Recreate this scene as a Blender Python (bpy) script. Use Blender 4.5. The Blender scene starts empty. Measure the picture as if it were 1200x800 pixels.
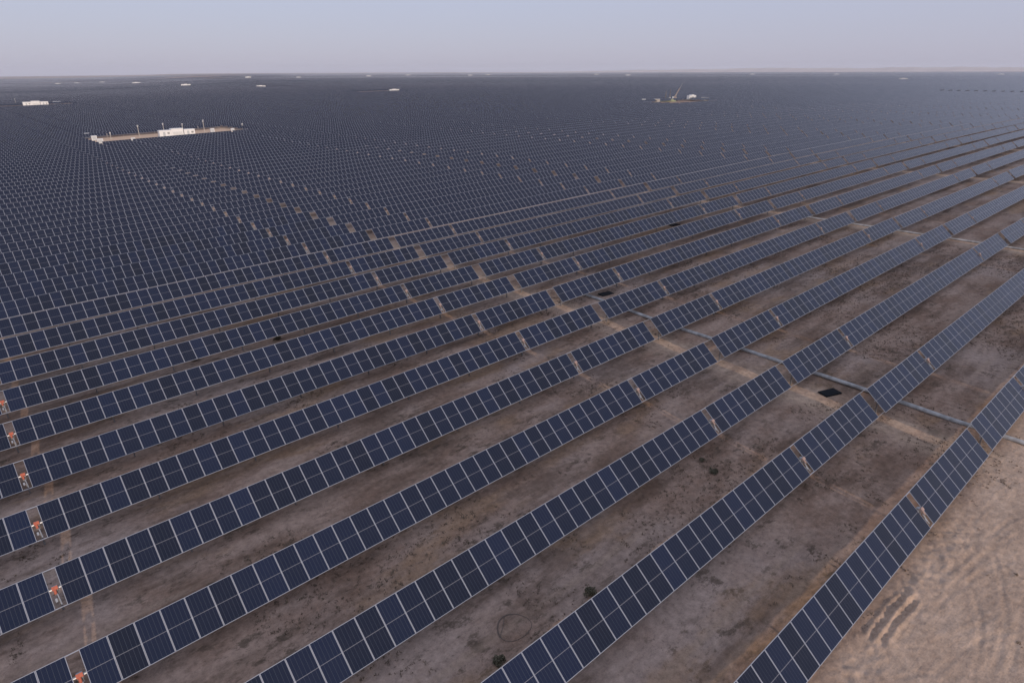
import bpy, math, random
import numpy as np
from mathutils import Matrix, Vector

random.seed(7)
SC = bpy.context.scene
COL = SC.collection
U = 1.14                      # metres per module along a row
H_AX = 1.48                   # height of the torque tube above the ground
PITCH = 6.10 * U              # distance from row to row
CHORD = 1.908 * U             # length of a module across the row
TILT = math.radians(40.23)

# ------------------------------------------------------------------ camera
F_PX, W_PX, H_PX = 749.2, 1200.0, 800.0
CAM = Vector((-33.696 * U, -6.695 * U, 20.862 * U + H_AX))
R_ = Vector((0.75449268, -0.65630215, -0.00287919))
U_ = Vector((0.25713781, 0.29156675, 0.92134086))
F_ = Vector((0.60383851, 0.69588528, -0.38874508))
cam = bpy.data.cameras.new("camera")
cam.sensor_width = 36.0
cam.lens = F_PX / W_PX * 36.0
cam.clip_start = 0.5
cam.clip_end = 60000.0
cam_o = bpy.data.objects.new("camera", cam)
m = Matrix((R_, U_, -F_)).transposed().to_4x4()
m.translation = CAM
cam_o.matrix_world = m
COL.objects.link(cam_o)
SC.camera = cam_o
SC.render.resolution_x, SC.render.resolution_y = 1024, 682

# ------------------------------------------------------------------ world, sun, exposure
SUN_DIR = Vector((0.17, 1.0, -0.283)).normalized()      # the way the light travels
SUN_EL = math.asin(-SUN_DIR.z)
SUN_AZ = math.atan2(-SUN_DIR.x, -SUN_DIR.y)
wd = bpy.data.worlds.new("World")
SC.world = wd
wd.use_nodes = True
wt = wd.node_tree
wt.nodes.clear()
w_out = wt.nodes.new("ShaderNodeOutputWorld")
w_bg = wt.nodes.new("ShaderNodeBackground")
w_sky = wt.nodes.new("ShaderNodeTexSky")
w_sky.sky_type = 'NISHITA'
w_sky.sun_disc = False
w_sky.sun_elevation = SUN_EL
w_sky.sun_rotation = SUN_AZ
w_sky.altitude = 200.0
w_sky.air_density = 1.0
w_sky.dust_density = 1.0
w_sky.ozone_density = 2.0
# dusty air: the clear sky is veiled by a pale lavender haze, thickest low down
w_tc = wt.nodes.new("ShaderNodeTexCoord")
w_sep = wt.nodes.new("ShaderNodeSeparateXYZ")
wt.links.new(w_tc.outputs['Generated'], w_sep.inputs[0])
w_ramp = wt.nodes.new("ShaderNodeValToRGB")
wt.links.new(w_sep.outputs[2], w_ramp.inputs[0])
els = w_ramp.color_ramp.elements
els[0].position, els[0].color = 0.0, (0.475, 0.455, 0.575, 1)
els[1].position, els[1].color = 1.0, (0.52, 0.58, 0.76, 1)
for p_, c_ in ((0.03, (0.475, 0.47, 0.605, 1)), (0.10, (0.485, 0.505, 0.665, 1)), (0.35, (0.50, 0.545, 0.72, 1))):
    e_ = els.new(p_); e_.color = c_
w_mul = wt.nodes.new("ShaderNodeVectorMath"); w_mul.operation = 'SCALE'
w_mul.inputs['Scale'].default_value = 9.0
wt.links.new(w_ramp.outputs[0], w_mul.inputs[0])
w_mix = wt.nodes.new("ShaderNodeMix"); w_mix.data_type = 'RGBA'
w_mix.inputs[0].default_value = 0.86
wt.links.new(w_sky.outputs[0], w_mix.inputs[6])
wt.links.new(w_mul.outputs[0], w_mix.inputs[7])
wt.links.new(w_mix.outputs[2], w_bg.inputs[0])
w_bg.inputs[1].default_value = 0.10
wt.links.new(w_bg.outputs[0], w_out.inputs[0])

sun = bpy.data.lights.new("sun", 'SUN')
sun.energy = 2.4
sun.angle = math.radians(1.0)
sun.color = (1.0, 0.82, 0.66)
sun_o = bpy.data.objects.new("sun", sun)
sun_o.rotation_euler = SUN_DIR.to_track_quat('-Z', 'Y').to_euler()
sun_o.location = (-40, -120, 60)
COL.objects.link(sun_o)

SC.view_settings.view_transform = 'Standard'
SC.view_settings.look = 'None'
SC.view_settings.exposure = 0.2
SC.view_settings.gamma = 1.0
SC.view_settings.use_curve_mapping = False
SC.render.engine = 'CYCLES'
SC.cycles.use_denoising = True
SC.cycles.max_bounces = 5
SC.cycles.diffuse_bounces = 2
SC.cycles.glossy_bounces = 2
SC.cycles.transmission_bounces = 2
SC.cycles.volume_bounces = 1

# ------------------------------------------------------------------ terrain
CX, CY = CAM.x, CAM.y


def sstep(a, b, t):
    t = np.clip((t - a) / (b - a), 0, 1)
    return t * t * (3 - 2 * t)


def terrain(x, y):
    """Height of the desert floor in metres (arrays)."""
    x = np.asarray(x, float); y = np.asarray(y, float)
    s = 0.0276 * x - 0.0069 * y
    h = 5.7 * np.tanh(s / 5.7)
    dx, dy = x - CX, y - CY
    d = np.hypot(dx, dy)
    und = 0.25 * np.sin(x / 170.0 + 0.6) * np.sin(y / 145.0 + 1.1) + 0.7 * np.sin(x / 410 + y / 340.0)
    h = h + und * sstep(350, 1300, d)
    az = np.arctan2(dx, dy)
    left = 1 - sstep(math.radians(2), math.radians(22), az)
    h = h - 0.0070 * np.clip(d - 800, 0, 4600) * left * sstep(0, 800, dy)
    return h


def tz(x, y):
    return float(terrain(np.array([x]), np.array([y]))[0])


def project(x, y, z):
    """Pixel in the 1200 x 800 photograph and the depth (arrays)."""
    vx, vy, vz = x - CAM.x, y - CAM.y, z - CAM.z
    d = vx * F_.x + vy * F_.y + vz * F_.z
    dd = np.where(d > 0.1, d, 0.1)
    px = W_PX / 2 + F_PX * (vx * R_.x + vy * R_.y + vz * R_.z) / dd
    py = H_PX / 2 - F_PX * (vx * U_.x + vy * U_.y + vz * U_.z) / dd
    return px, py, d


def ground_at(px, py, lift=0.0, dmax=4200.0):
    """Where the sight line through a photograph pixel meets the ground (raised by lift)."""
    d = F_ + R_ * ((px - 600) / F_PX) + U_ * ((400 - py) / F_PX)
    hl = math.hypot(d.x, d.y)
    d = d / hl
    t = 5.0
    while t < dmax:
        if CAM.z + d.z * t <= tz(CAM.x + d.x * t, CAM.y + d.y * t) + lift:
            break
        t += max(0.25, t * 0.004)
    x, y = CAM.x + d.x * t, CAM.y + d.y * t
    return x, y, tz(x, y)


# ------------------------------------------------------------------ helpers
def tag(o, label=None, cat=None, group=None, kind=None):
    if label: o["label"] = label
    if cat: o["category"] = cat
    if group: o["group"] = group
    if kind: o["kind"] = kind
    return o


def mesh_np(name, verts, faces, mats, mat_idx=None, uvs=None, smooth=False):
    """One mesh from vertex list, faces (list of tuples) and optional per-loop uvs."""
    me = bpy.data.meshes.new(name)
    me.from_pydata([tuple(v) for v in verts], [], [tuple(f) for f in faces])
    for mt in mats: me.materials.append(mt)
    if mat_idx is not None:
        me.polygons.foreach_set("material_index", np.asarray(mat_idx, dtype=np.int32))
    if uvs is not None:
        l = me.uv_layers.new(name="UVMap")
        l.data.foreach_set("uv", np.asarray(uvs, dtype=np.float32).ravel())
    if smooth:
        me.polygons.foreach_set("use_smooth", np.ones(len(me.polygons), dtype=bool))
    me.update()
    return me


def link(name, me, parent=None, loc=None, rot=None):
    o = bpy.data.objects.new(name, me)
    COL.objects.link(o)
    if parent is not None: o.parent = parent
    if loc is not None: o.location = loc
    if rot is not None: o.rotation_euler = rot
    return o


class MB:
    """Collects boxes, bars and tubes, each with its material slot; builds ONE mesh."""
    def __init__(s):
        s.v, s.f, s.mi = [], [], []

    def box(s, c, d, mi=0, rot=None, taper=1.0):
        b = len(s.v)
        R = rot if rot is not None else Matrix.Identity(3)
        for sz in (-1, 1):
            k = taper if sz > 0 else 1.0
            for sx, sy in ((-1, -1), (1, -1), (1, 1), (-1, 1)):
                s.v.append(Vector(c) + R @ Vector((sx * d[0] / 2 * k, sy * d[1] / 2 * k, sz * d[2] / 2)))
        for f in ((0, 3, 2, 1), (4, 5, 6, 7), (0, 1, 5, 4), (1, 2, 6, 5), (2, 3, 7, 6), (3, 0, 4, 7)):
            s.f.append(tuple(b + i for i in f)); s.mi.append(mi)

    def tube(s, a, b_, r, n=8, mi=0, r2=None, caps=True):
        a, b_ = Vector(a), Vector(b_)
        r2 = r if r2 is None else r2
        d = (b_ - a).normalized()
        t = Vector((0, 0, 1)) if abs(d.z) < 0.9 else Vector((1, 0, 0))
        e1 = d.cross(t).normalized(); e2 = d.cross(e1)
        b = len(s.v)
        for p, rr in ((a, r), (b_, r2)):
            for i in range(n):
                w = 2 * math.pi * i / n
                s.v.append(p + (e1 * math.cos(w) + e2 * math.sin(w)) * rr)
        for i in range(n):
            j = (i + 1) % n
            s.f.append((b + i, b + n + i, b + n + j, b + j)); s.mi.append(mi)
        if caps:
            s.f.append(tuple(b + i for i in range(n))); s.mi.append(mi)
            s.f.append(tuple(b + n + i for i in reversed(range(n)))); s.mi.append(mi)

    def poly(s, pts, mi=0):
        b = len(s.v)
        s.v += [Vector(p) for p in pts]
        s.f.append(tuple(range(b, b + len(pts)))); s.mi.append(mi)

    def mesh(s, name, mats, smooth=False):
        return mesh_np(name, s.v, s.f, mats, s.mi, smooth=smooth)


# ------------------------------------------------------------------ materials
def mat(name):
    m_ = bpy.data.materials.new(name)
    m_.use_nodes = True
    nt = m_.node_tree
    bs = nt.nodes["Principled BSDF"]
    return m_, nt, bs


class N:
    """Thin wrapper to write node graphs."""
    def __init__(s, nt): s.nt = nt

    def new(s, t, **kw):
        n = s.nt.nodes.new(t)
        for k, v in kw.items(): setattr(n, k, v)
        return n

    def put(s, sock, v):
        if isinstance(v, bpy.types.NodeSocket): s.nt.links.new(v, sock)
        elif v is not None: sock.default_value = v

    def math(s, op, a, b=None, c=None, clamp=False):
        n = s.new("ShaderNodeMath", operation=op); n.use_clamp = clamp
        for i, v in enumerate((a, b, c)):
            if v is not None: s.put(n.inputs[i], v)
        return n.outputs[0]

    def mix(s, f, a, b):
        n = s.new("ShaderNodeMix", data_type='RGBA')
        s.put(n.inputs[0], f); s.put(n.inputs[6], a); s.put(n.inputs[7], b)
        return n.outputs[2]

    def noise(s, vec, scale, detail=4, rough=0.55, w=None):
        n = s.new("ShaderNodeTexNoise")
        if vec is not None: s.put(n.inputs['Vector'], vec)
        n.inputs['Scale'].default_value = scale
        n.inputs['Detail'].default_value = detail
        n.inputs['Roughness'].default_value = rough
        return n.outputs[0]

    def ramp(s, v, lo, hi):
        n = s.new("ShaderNodeMapRange", interpolation_type='SMOOTHSTEP')
        s.put(n.inputs[0], v)
        n.inputs[1].default_value = lo; n.inputs[2].default_value = hi
        return n.outputs[0]

    def mapping(s, vec, scale=(1, 1, 1), rot=(0, 0, 0)):
        n = s.new("ShaderNodeMapping")
        s.put(n.inputs[0], vec)
        n.inputs['Scale'].default_value = scale; n.inputs['Rotation'].default_value = rot
        return n.outputs[0]


def simple(name, col, rough=0.6, metal=0.0, var=0.12, scale=6.0):
    m_, nt, bs = mat(name)
    n = N(nt)
    tc = n.new("ShaderNodeTexCoord")
    v = n.noise(tc.outputs['Object'], scale, 5)
    k = n.ramp(v, 0.3, 0.7)
    a = tuple(c * (1 - var) for c in col) + (1,)
    b = tuple(min(1, c * (1 + var)) for c in col) + (1,)
    nt.links.new(n.mix(k, a, b), bs.inputs['Base Color'])
    bs.inputs['Roughness'].default_value = rough
    bs.inputs['Metallic'].default_value = metal
    return m_


GALV = simple("galvanised_steel", (0.36, 0.36, 0.37), 0.45, 0.6)
ALU = simple("module_frame_aluminium", (0.33, 0.345, 0.39), 0.42, 0.25, 0.05)
BACK = simple("module_backsheet", (0.045, 0.047, 0.055), 0.5)
PALEM = simple("faded_motor_paint", (0.34, 0.235, 0.20), 0.5)
ORANGE = simple("orange_motor_paint", (0.44, 0.115, 0.06), 0.5)
WHITE = simple("white_container_paint", (0.70, 0.70, 0.70), 0.5, 0, 0.04, 1.5)
GREYP = simple("grey_equipment_paint", (0.42, 0.44, 0.46), 0.5)
DARKM = simple("dark_vent_metal", (0.06, 0.065, 0.07), 0.6)
CONC = simple("pale_concrete", (0.42, 0.39, 0.35), 0.85, 0, 0.15, 2.0)
PIPEM = simple("pale_pipe_plastic", (0.36, 0.345, 0.33), 0.7, 0, 0.3, 1.6)
OLDC = simple("dusty_cable", (0.13, 0.105, 0.09), 0.8)
BLACKM = simple("matt_black_panel", (0.012, 0.013, 0.016), 0.9)
BLACKM.node_tree.nodes["Principled BSDF"].inputs["Specular IOR Level"].default_value = 0.12
CABLE = simple("black_cable", (0.03, 0.028, 0.027), 0.6)
TARP = simple("green_tarp", (0.26, 0.27, 0.15), 0.75, 0, 0.25, 2.0)
YELLOW = simple("crane_faded_paint", (0.40, 0.31, 0.25), 0.5)
RUBBER = simple("tyre_rubber", (0.03, 0.03, 0.03), 0.8)
LEAF = simple("desert_shrub_leaf", (0.145, 0.125, 0.078), 0.8, 0, 0.35, 30.0)
DRY = simple("dry_scrub_stem", (0.15, 0.108, 0.072), 0.9, 0, 0.4, 9.0)
WOODM = simple("grey_wood", (0.20, 0.16, 0.12), 0.8)


def glass_material(name, framed):
    """Half-cut solar module; the UV runs 0..1 across one module and 0..1 along it (u counts modules)."""
    m_, nt, bs = mat(name)
    n = N(nt)
    uv = n.new("ShaderNodeUVMap")
    sp = n.new("ShaderNodeSeparateXYZ")
    nt.links.new(uv.outputs[0], sp.inputs[0])
    u, v = sp.outputs[0], sp.outputs[1]
    uf = n.math('FRACT', u)
    idx = n.math('FLOOR', u)
    inf = n.new("ShaderNodeObjectInfo")
    wn = n.new("ShaderNodeTexWhiteNoise", noise_dimensions='2D')
    cb = n.new("ShaderNodeCombineXYZ")
    nt.links.new(idx, cb.inputs[0])
    nt.links.new(n.math('MULTIPLY', inf.outputs['Random'], 97.0), cb.inputs[1])
    if framed:   # merged field: the row number is kept in a second map
        uv2 = n.new("ShaderNodeUVMap"); uv2.uv_map = "Row"
        sp2 = n.new("ShaderNodeSeparateXYZ"); nt.links.new(uv2.outputs[0], sp2.inputs[0])
        nt.links.new(n.math('ADD', n.math('MULTIPLY', inf.outputs['Random'], 97.0), sp2.outputs[0]), cb.inputs[1])
    nt.links.new(cb.outputs[0], wn.inputs[0])
    rnd = wn.outputs[0]
    # cells: six columns, busbar stripes within each
    c6 = n.math('FRACT', n.math('MULTIPLY', uf, 6.0))
    dcol = n.math('ABSOLUTE', n.math('SUBTRACT', c6, 0.5))
    gapc = n.ramp(dcol, 0.455, 0.49)
    r24 = n.math('FRACT', n.math('MULTIPLY', v, 24.0))
    gapr = n.ramp(n.math('ABSOLUTE', n.math('SUBTRACT', r24, 0.5)), 0.45, 0.49)
    bus = n.math('FRACT', n.math('MULTIPLY', uf, 60.0))
    busm = n.ramp(n.math('ABSOLUTE', n.math('SUBTRACT', bus, 0.5)), 0.40, 0.48)
    mid = n.math('LESS_THAN', n.math('ABSOLUTE', n.math('SUBTRACT', v, 0.5)), 0.0065)
    c1 = n.mix(rnd, (0.0050, 0.0074, 0.0195, 1), (0.0072, 0.0125, 0.037, 1))
    nz = n.new("ShaderNodeTexCoord")
    dust = n.ramp(n.noise(nz.outputs['Object'], 1.7, 5, 0.6), 0.35, 0.8)
    c2 = n.mix(n.math('MULTIPLY', dust, 0.04), c1, (0.075, 0.066, 0.060, 1))
    c3 = n.mix(n.math('MULTIPLY', gapc, 0.7), c2, (0.075, 0.082, 0.105, 1))
    c3 = n.mix(n.math('MULTIPLY', gapr, 0.10), c3, (0.075, 0.082, 0.105, 1))
    c3 = n.mix(n.math('MULTIPLY', busm, 0.05), c3, (0.20, 0.21, 0.24, 1))
    c4 = n.mix(n.math('MULTIPLY', mid, 0.5), c3, (0.30, 0.30, 0.33, 1))
    rough = 0.22
    if framed:
        du = n.math('ABSOLUTE', n.math('SUBTRACT', uf, 0.5))
        dv = n.math('ABSOLUTE', n.math('SUBTRACT', v, 0.5))
        fr = n.math('MAXIMUM', n.math('GREATER_THAN', du, 0.474), n.math('GREATER_THAN', dv, 0.486))
        c4 = n.mix(fr, c4, (0.29, 0.30, 0.345, 1))
        nt.links.new(n.math('MULTIPLY_ADD', fr, 0.25, rough), bs.inputs['Roughness'])
    else:
        bs.inputs['Roughness'].default_value = rough
    nt.links.new(c4, bs.inputs['Base Color'])
    bs.inputs['IOR'].default_value = 1.36
    bs.inputs['Sheen Weight'].default_value = 0.03      # dust film
    bs.inputs['Sheen Roughness'].default_value = 0.45
    bs.inputs['Sheen Tint'].default_value = (1.0, 0.95, 0.93, 1)
    return m_


GLASS = glass_material("module_glass", False)
GLASSF = glass_material("module_glass_with_frames", True)


PADS = [((9.5) * U, 63.4 * U, 42.2 * PITCH, 48.8 * PITCH)]


def ground_material():
    m_, nt, bs = mat("desert_ground")
    n = N(nt)
    g = n.new("ShaderNodeNewGeometry")
    pos = g.outputs['Position']
    sp = n.new("ShaderNodeSeparateXYZ"); nt.links.new(pos, sp.inputs[0])
    x, y = sp.outputs[0], sp.outputs[1]
    big = n.noise(pos, 0.055, 6, 0.6)
    med = n.noise(n.mapping(pos, (0.6, 1.25, 1)), 0.33, 6, 0.62)
    fine = n.noise(pos, 2.6, 7, 0.65)
    grain = n.noise(pos, 14.0, 5, 0.7)
    # bare graded sand south of the last row, rougher vegetated soil among the rows
    wob = n.math('MULTIPLY_ADD', n.noise(pos, 0.25, 4), 3.0, -1.5)
    inside = n.ramp(n.math('ADD', y, wob), -2.4, 0.6)
    sand = n.mix(n.ramp(med, 0.3, 0.7), (0.435, 0.305, 0.222, 1), (0.515, 0.375, 0.282, 1))
    soil = n.mix(n.ramp(med, 0.34, 0.66), (0.285, 0.178, 0.125, 1), (0.44, 0.305, 0.232, 1))
    soil = n.mix(n.math('MULTIPLY', n.ramp(big, 0.45, 0.62), 0.75), soil, (0.46, 0.345, 0.285, 1))
    # dark crust and dead scrub between the rows, drawn out along the lanes
    dk = n.math('MULTIPLY', n.ramp(n.noise(n.mapping(pos, (0.45, 1.5, 1)), 0.20, 7, 0.68), 0.47, 0.62), 0.60)
    soil = n.mix(dk, soil, (0.140, 0.086, 0.058, 1))
    sp1 = n.math('MULTIPLY', n.ramp(n.noise(n.mapping(pos, (0.8, 1.25, 1)), 0.85, 7, 0.76), 0.52, 0.62), n.ramp(n.noise(pos, 0.13, 3), 0.38, 0.58))
    soil = n.mix(n.math('MULTIPLY', sp1, 0.75), soil, (0.100, 0.072, 0.050, 1))
    tan = n.math('MULTIPLY', n.ramp(n.noise(n.mapping(pos, (0.5, 1.2, 1)), 0.16, 5, 0.6), 0.52, 0.64), 0.60)
    soil = n.mix(tan, soil, (0.38, 0.230, 0.130, 1))
    sp2 = n.math('MULTIPLY', n.ramp(n.noise(pos, 3.6, 6, 0.75), 0.56, 0.66), n.ramp(n.noise(n.mapping(pos, (0.6, 1.2, 1)), 0.28, 4), 0.40, 0.60))
    soil = n.mix(n.math('MULTIPLY', sp2, 0.6), soil, (0.110, 0.075, 0.050, 1))
    # sand paths along the drains between the blocks
    px = n.math('ABSOLUTE', n.math('SUBTRACT', n.math('ADD', n.math('PINGPONG', n.math('ADD', x, -11.4 + 53.92 * U * 40), 53.92 * U / 2), 0.0), 0.0))
    path = n.math('SUBTRACT', 1.0, n.ramp(n.math('ADD', px, n.math('MULTIPLY', wob, 0.5)), 0.8, 3.2))
    soil = n.mix(n.math('MULTIPLY', path, n.math('MULTIPLY_ADD', n.ramp(n.noise(pos, 0.35, 5, 0.65), 0.35, 0.65), 0.6, 0.25)), soil, (0.56, 0.40, 0.285, 1))
    # graded pale sand of the equipment pads
    for (ax, bx, ay, by) in PADS:
        inx = n.math('MULTIPLY', n.ramp(x, ax - 2, ax + 2), n.math('SUBTRACT', 1.0, n.ramp(x, bx - 2, bx + 2)))
        iny = n.math('MULTIPLY', n.ramp(y, ay - 2, ay + 2), n.math('SUBTRACT', 1.0, n.ramp(y, by - 2, by + 2)))
        soil = n.mix(n.math('MULTIPLY', inx, iny), soil, (0.68, 0.48, 0.335, 1))
    # wheel tracks running down the lanes
    lane = n.math('FRACT', n.math('DIVIDE', n.math('ADD', y, n.math('MULTIPLY', n.noise(pos, 0.05, 2), 0.8)), PITCH))
    t1 = n.math('SUBTRACT', 1.0, n.ramp(n.math('ABSOLUTE', n.math('SUBTRACT', lane, 0.38)), 0.015, 0.05))
    t2 = n.math('SUBTRACT', 1.0, n.ramp(n.math('ABSOLUTE', n.math('SUBTRACT', lane, 0.62)), 0.015, 0.05))
    tr = n.math('MULTIPLY', n.math('ADD', t1, t2, clamp=True), n.ramp(n.noise(pos, 0.06, 3), 0.45, 0.62))
    soil = n.mix(n.math('MULTIPLY', tr, 0.45), soil, (0.42, 0.30, 0.22, 1))
    # swept streaks on the bare sand
    st = n.noise(n.mapping(pos, (0.30, 3.6, 1), (0, 0, 0.30)), 1.4, 7, 0.68)
    sand = n.mix(n.math('MULTIPLY', n.ramp(st, 0.50, 0.72), 0.45), sand, (0.36, 0.26, 0.20, 1))
    sand = n.mix(n.math('MULTIPLY', n.ramp(n.noise(n.mapping(pos, (0.6, 1.4, 1), (0, 0, 0.3)), 0.8, 8, 0.76), 0.54, 0.66), 0.65), sand, (0.30, 0.215, 0.165, 1))
    col = n.mix(inside, sand, soil)
    k = n.math('MULTIPLY_ADD', n.math('ADD', n.math('MULTIPLY', fine, 1.15), n.math('MULTIPLY', grain, 0.55)), 1.0, n.math('MULTIPLY_ADD', inside, -0.10, 0.10))
    mul = n.new("ShaderNodeMix", data_type='RGBA', blend_type='MULTIPLY')
    mul.inputs[0].default_value = 1.0
    cmb = n.new("ShaderNodeCombineXYZ")
    for i in range(3): nt.links.new(k, cmb.inputs[i])
    nt.links.new(col, mul.inputs[6]); nt.links.new(cmb.outputs[0], mul.inputs[7])
    nt.links.new(mul.outputs[2], bs.inputs['Base Color'])
    bs.inputs['Roughness'].default_value = 0.95
    bs.inputs['Specular IOR Level'].default_value = 0.15
    hsum = n.math('ADD', n.math('MULTIPLY', fine, 0.12), n.math('MULTIPLY', grain, 0.035))
    hsum = n.math('ADD', hsum, n.math('MULTIPLY', st, n.math('MULTIPLY', n.math('SUBTRACT', 1.0, inside), 0.03)))
    hsum = n.math('ADD', hsum, n.math('MULTIPLY', n.noise(pos, 0.8, 5), 0.07))
    bp = n.new("ShaderNodeBump")
    bp.inputs['Strength'].default_value = 0.75
    bp.inputs['Distance'].default_value = 1.0
    nt.links.new(hsum, bp.inputs['Height'])
    nt.links.new(bp.outputs[0], bs.inputs['Normal'])
    return m_


GROUND = ground_material()


# ------------------------------------------------------------------ ground sheet
def vnoise(x, y, s, seed):
    x = x / s; y = y / s
    xi, yi = np.floor(x).astype(np.int64), np.floor(y).astype(np.int64)
    fx, fy = x - xi, y - yi
    fx = fx * fx * (3 - 2 * fx); fy = fy * fy * (3 - 2 * fy)

    def hsh(a, b):
        h = (a * 374761393 + b * 668265263 + seed * 1274126177) & 0x7fffffff
        h = ((h ^ (h >> 13)) * 1274126177) & 0x7fffffff
        return ((h ^ (h >> 16)) & 0xffff) / 65535.0
    return (hsh(xi, yi) * (1 - fx) + hsh(xi + 1, yi) * fx) * (1 - fy) + (hsh(xi, yi + 1) * (1 - fx) + hsh(xi + 1, yi + 1) * fx) * fy


def seg_dist(x, y, a, b):
    ax, ay = a; bx, by = b
    t = np.clip(((x - ax) * (bx - ax) + (y - ay) * (by - ay)) / ((bx - ax) ** 2 + (by - ay) ** 2), 0, 1)
    return np.hypot(x - ax - t * (bx - ax), y - ay - t * (by - ay)), t


def pixel_line(pts):
    return [ground_at(px, py)[:2] for px, py in pts]


RUTS = [pixel_line([(1018, 752), (1043, 716), (1068, 690)]), pixel_line([(1028, 757), (1052, 726), (1074, 702)])]
SWEEPS = [pixel_line(q) for q in (
    [(1035, 770), (1070, 742), (1110, 700), (1150, 672), (1200, 655)], [(1060, 780), (1100, 752), (1145, 735), (1175, 715)],
    [(1160, 800), (1172, 760), (1178, 720), (1172, 680), (1160, 640)], [(1180, 800), (1190, 760), (1196, 715)],
    [(1000, 785), (1040, 765), (1080, 758), (1120, 740)], [(1085, 800), (1120, 770), (1150, 750), (1200, 735)],
    [(1090, 690), (1130, 655), (1170, 620), (1200, 600)], [(1105, 700), (1150, 655), (1200, 622)], [(1040, 800), (1075, 790), (1110, 792)],
    [(1120, 640), (1150, 600), (1190, 565)], [(1136, 800), (1146, 765), (1150, 730), (1140, 690)])]


def micro(x, y):
    """Small relief of the near ground."""
    h = 0.10 * (vnoise(x, y, 3.1, 1) - .5) + 0.06 * (vnoise(x, y, 1.1, 2) - .5) + 0.03 * (vnoise(x, y, .45, 3) - .5)
    near = 1 - sstep(70, 130, np.hypot(x - CX, y - CY))
    h = h * near
    def along(line):
        best = np.full(np.shape(x), 1e9); run = np.zeros(np.shape(x)); acc = 0.0
        for a, b in zip(line[:-1], line[1:]):
            d, t = seg_dist(x, y, a, b)
            L = math.hypot(b[0] - a[0], b[1] - a[1])
            run = np.where(d < best, acc + t * L, run); best = np.minimum(best, d); acc += L
        return best, run, acc
    wob = 0.10 * (vnoise(x, y, 0.7, 12) - .5) + 0.06 * (vnoise(x, y, 0.25, 13) - .5)
    for line in RUTS:
        d, q, tot = along(line)
        d = np.abs(d + wob)
        w = (0.6 + 0.5 * vnoise(x, y, 0.8, 9)) * sstep(0, 0.5, q) * (1 - sstep(tot - 0.5, tot, q))
        lug = 0.75 + 0.35 * np.sin(q * 2 * math.pi / 0.42)
        h = h - 0.13 * w * np.exp(-(d / 0.12) ** 2) * lug + 0.085 * w * np.exp(-((d - 0.24) / 0.10) ** 2)
    for line in SWEEPS:
        d, q, tot = along(line)
        d = np.abs(d + wob)
        w = (0.2 + 0.9 * vnoise(x, y, 1.6, 14)) * sstep(0, 1.0, q) * (1 - sstep(tot - 1.0, tot, q))
        h = h - 0.022 * w * np.exp(-(d / 0.11) ** 2) + 0.016 * w * np.exp(-((d - 0.22) / 0.10) ** 2)
    # churned clods beside the front row
    cl = np.exp(-((y + 1.9) / 0.9) ** 2) * sstep(-16, -12, x) * (1 - sstep(1, 4, x))
    h = h + cl * (0.13 * (vnoise(x, y, 0.36, 15) - .5) + 0.08 * (vnoise(x, y, 0.2, 16) - .5))
    return h


def axis(lo, hi, step, far, ratio=1.13):
    a = list(np.arange(lo, hi + step / 2, step))
    s, v = step, a[-1]
    while v < far:
        s *= ratio; v += s; a.append(v)
    s, v = step, a[0]
    pre = []
    while v > -far:
        s *= ratio; v -= s; pre.append(v)
    return np.array(pre[::-1] + a)


def build_ground():
    xs = axis(-52, 44, 0.22, 15500)
    xs = np.unique(np.round(np.concatenate([xs[xs < -19], np.arange(-19, 6, 0.09), xs[xs > 6.05]]), 4))
    ys = axis(-13, 22, 0.22, 15500)
    ys = np.unique(np.round(np.concatenate([ys[ys < -9], np.arange(-9, 0.5, 0.08), ys[ys > 0.55]]), 4))
    X, Y = np.meshgrid(xs, ys)
    Z = terrain(X, Y) + micro(X, Y)
    nx, ny = len(xs), len(ys)
    v = np.stack([X.ravel(), Y.ravel(), Z.ravel()], 1).astype(np.float32)
    i = np.arange(nx - 1); j = np.arange(ny - 1)
    I, J = np.meshgrid(i, j)
    a = (J * nx + I).ravel()
    f = np.stack([a, a + 1, a + nx + 1, a + nx], 1).astype(np.int32)
    me = bpy.data.meshes.new("desert_ground")
    me.vertices.add(len(v)); me.vertices.foreach_set("co", v.ravel())
    me.loops.add(f.size); me.loops.foreach_set("vertex_index", f.ravel())
    me.polygons.add(len(f))
    me.polygons.foreach_set("loop_start", np.arange(0, f.size, 4, dtype=np.int32))
    me.polygons.foreach_set("use_smooth", np.ones(len(f), dtype=bool))
    me.update(calc_edges=True)
    me.materials.append(GROUND)
    tag(link("desert_ground", me), kind="structure")


build_ground()


def build_haze():
    b = MB()
    b.box((0, 0, (-46 + 112) / 2), (33000, 33000, 158))
    m_ = bpy.data.materials.new("haze_air"); m_.use_nodes = True
    nt = m_.node_tree; nt.nodes.clear()
    o = nt.nodes.new("ShaderNodeOutputMaterial")
    pv = nt.nodes.new("ShaderNodeVolumePrincipled")
    pv.inputs['Color'].default_value = (0.86, 0.90, 1.0, 1)
    pv.inputs['Density'].default_value = HAZE
    pv.inputs['Anisotropy'].default_value = 0.0
    nt.links.new(pv.outputs[0], o.inputs['Volume'])
    tag(link("haze", b.mesh("haze", [m_])), kind="stuff")


HAZE = 0.000055
build_haze()


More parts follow.
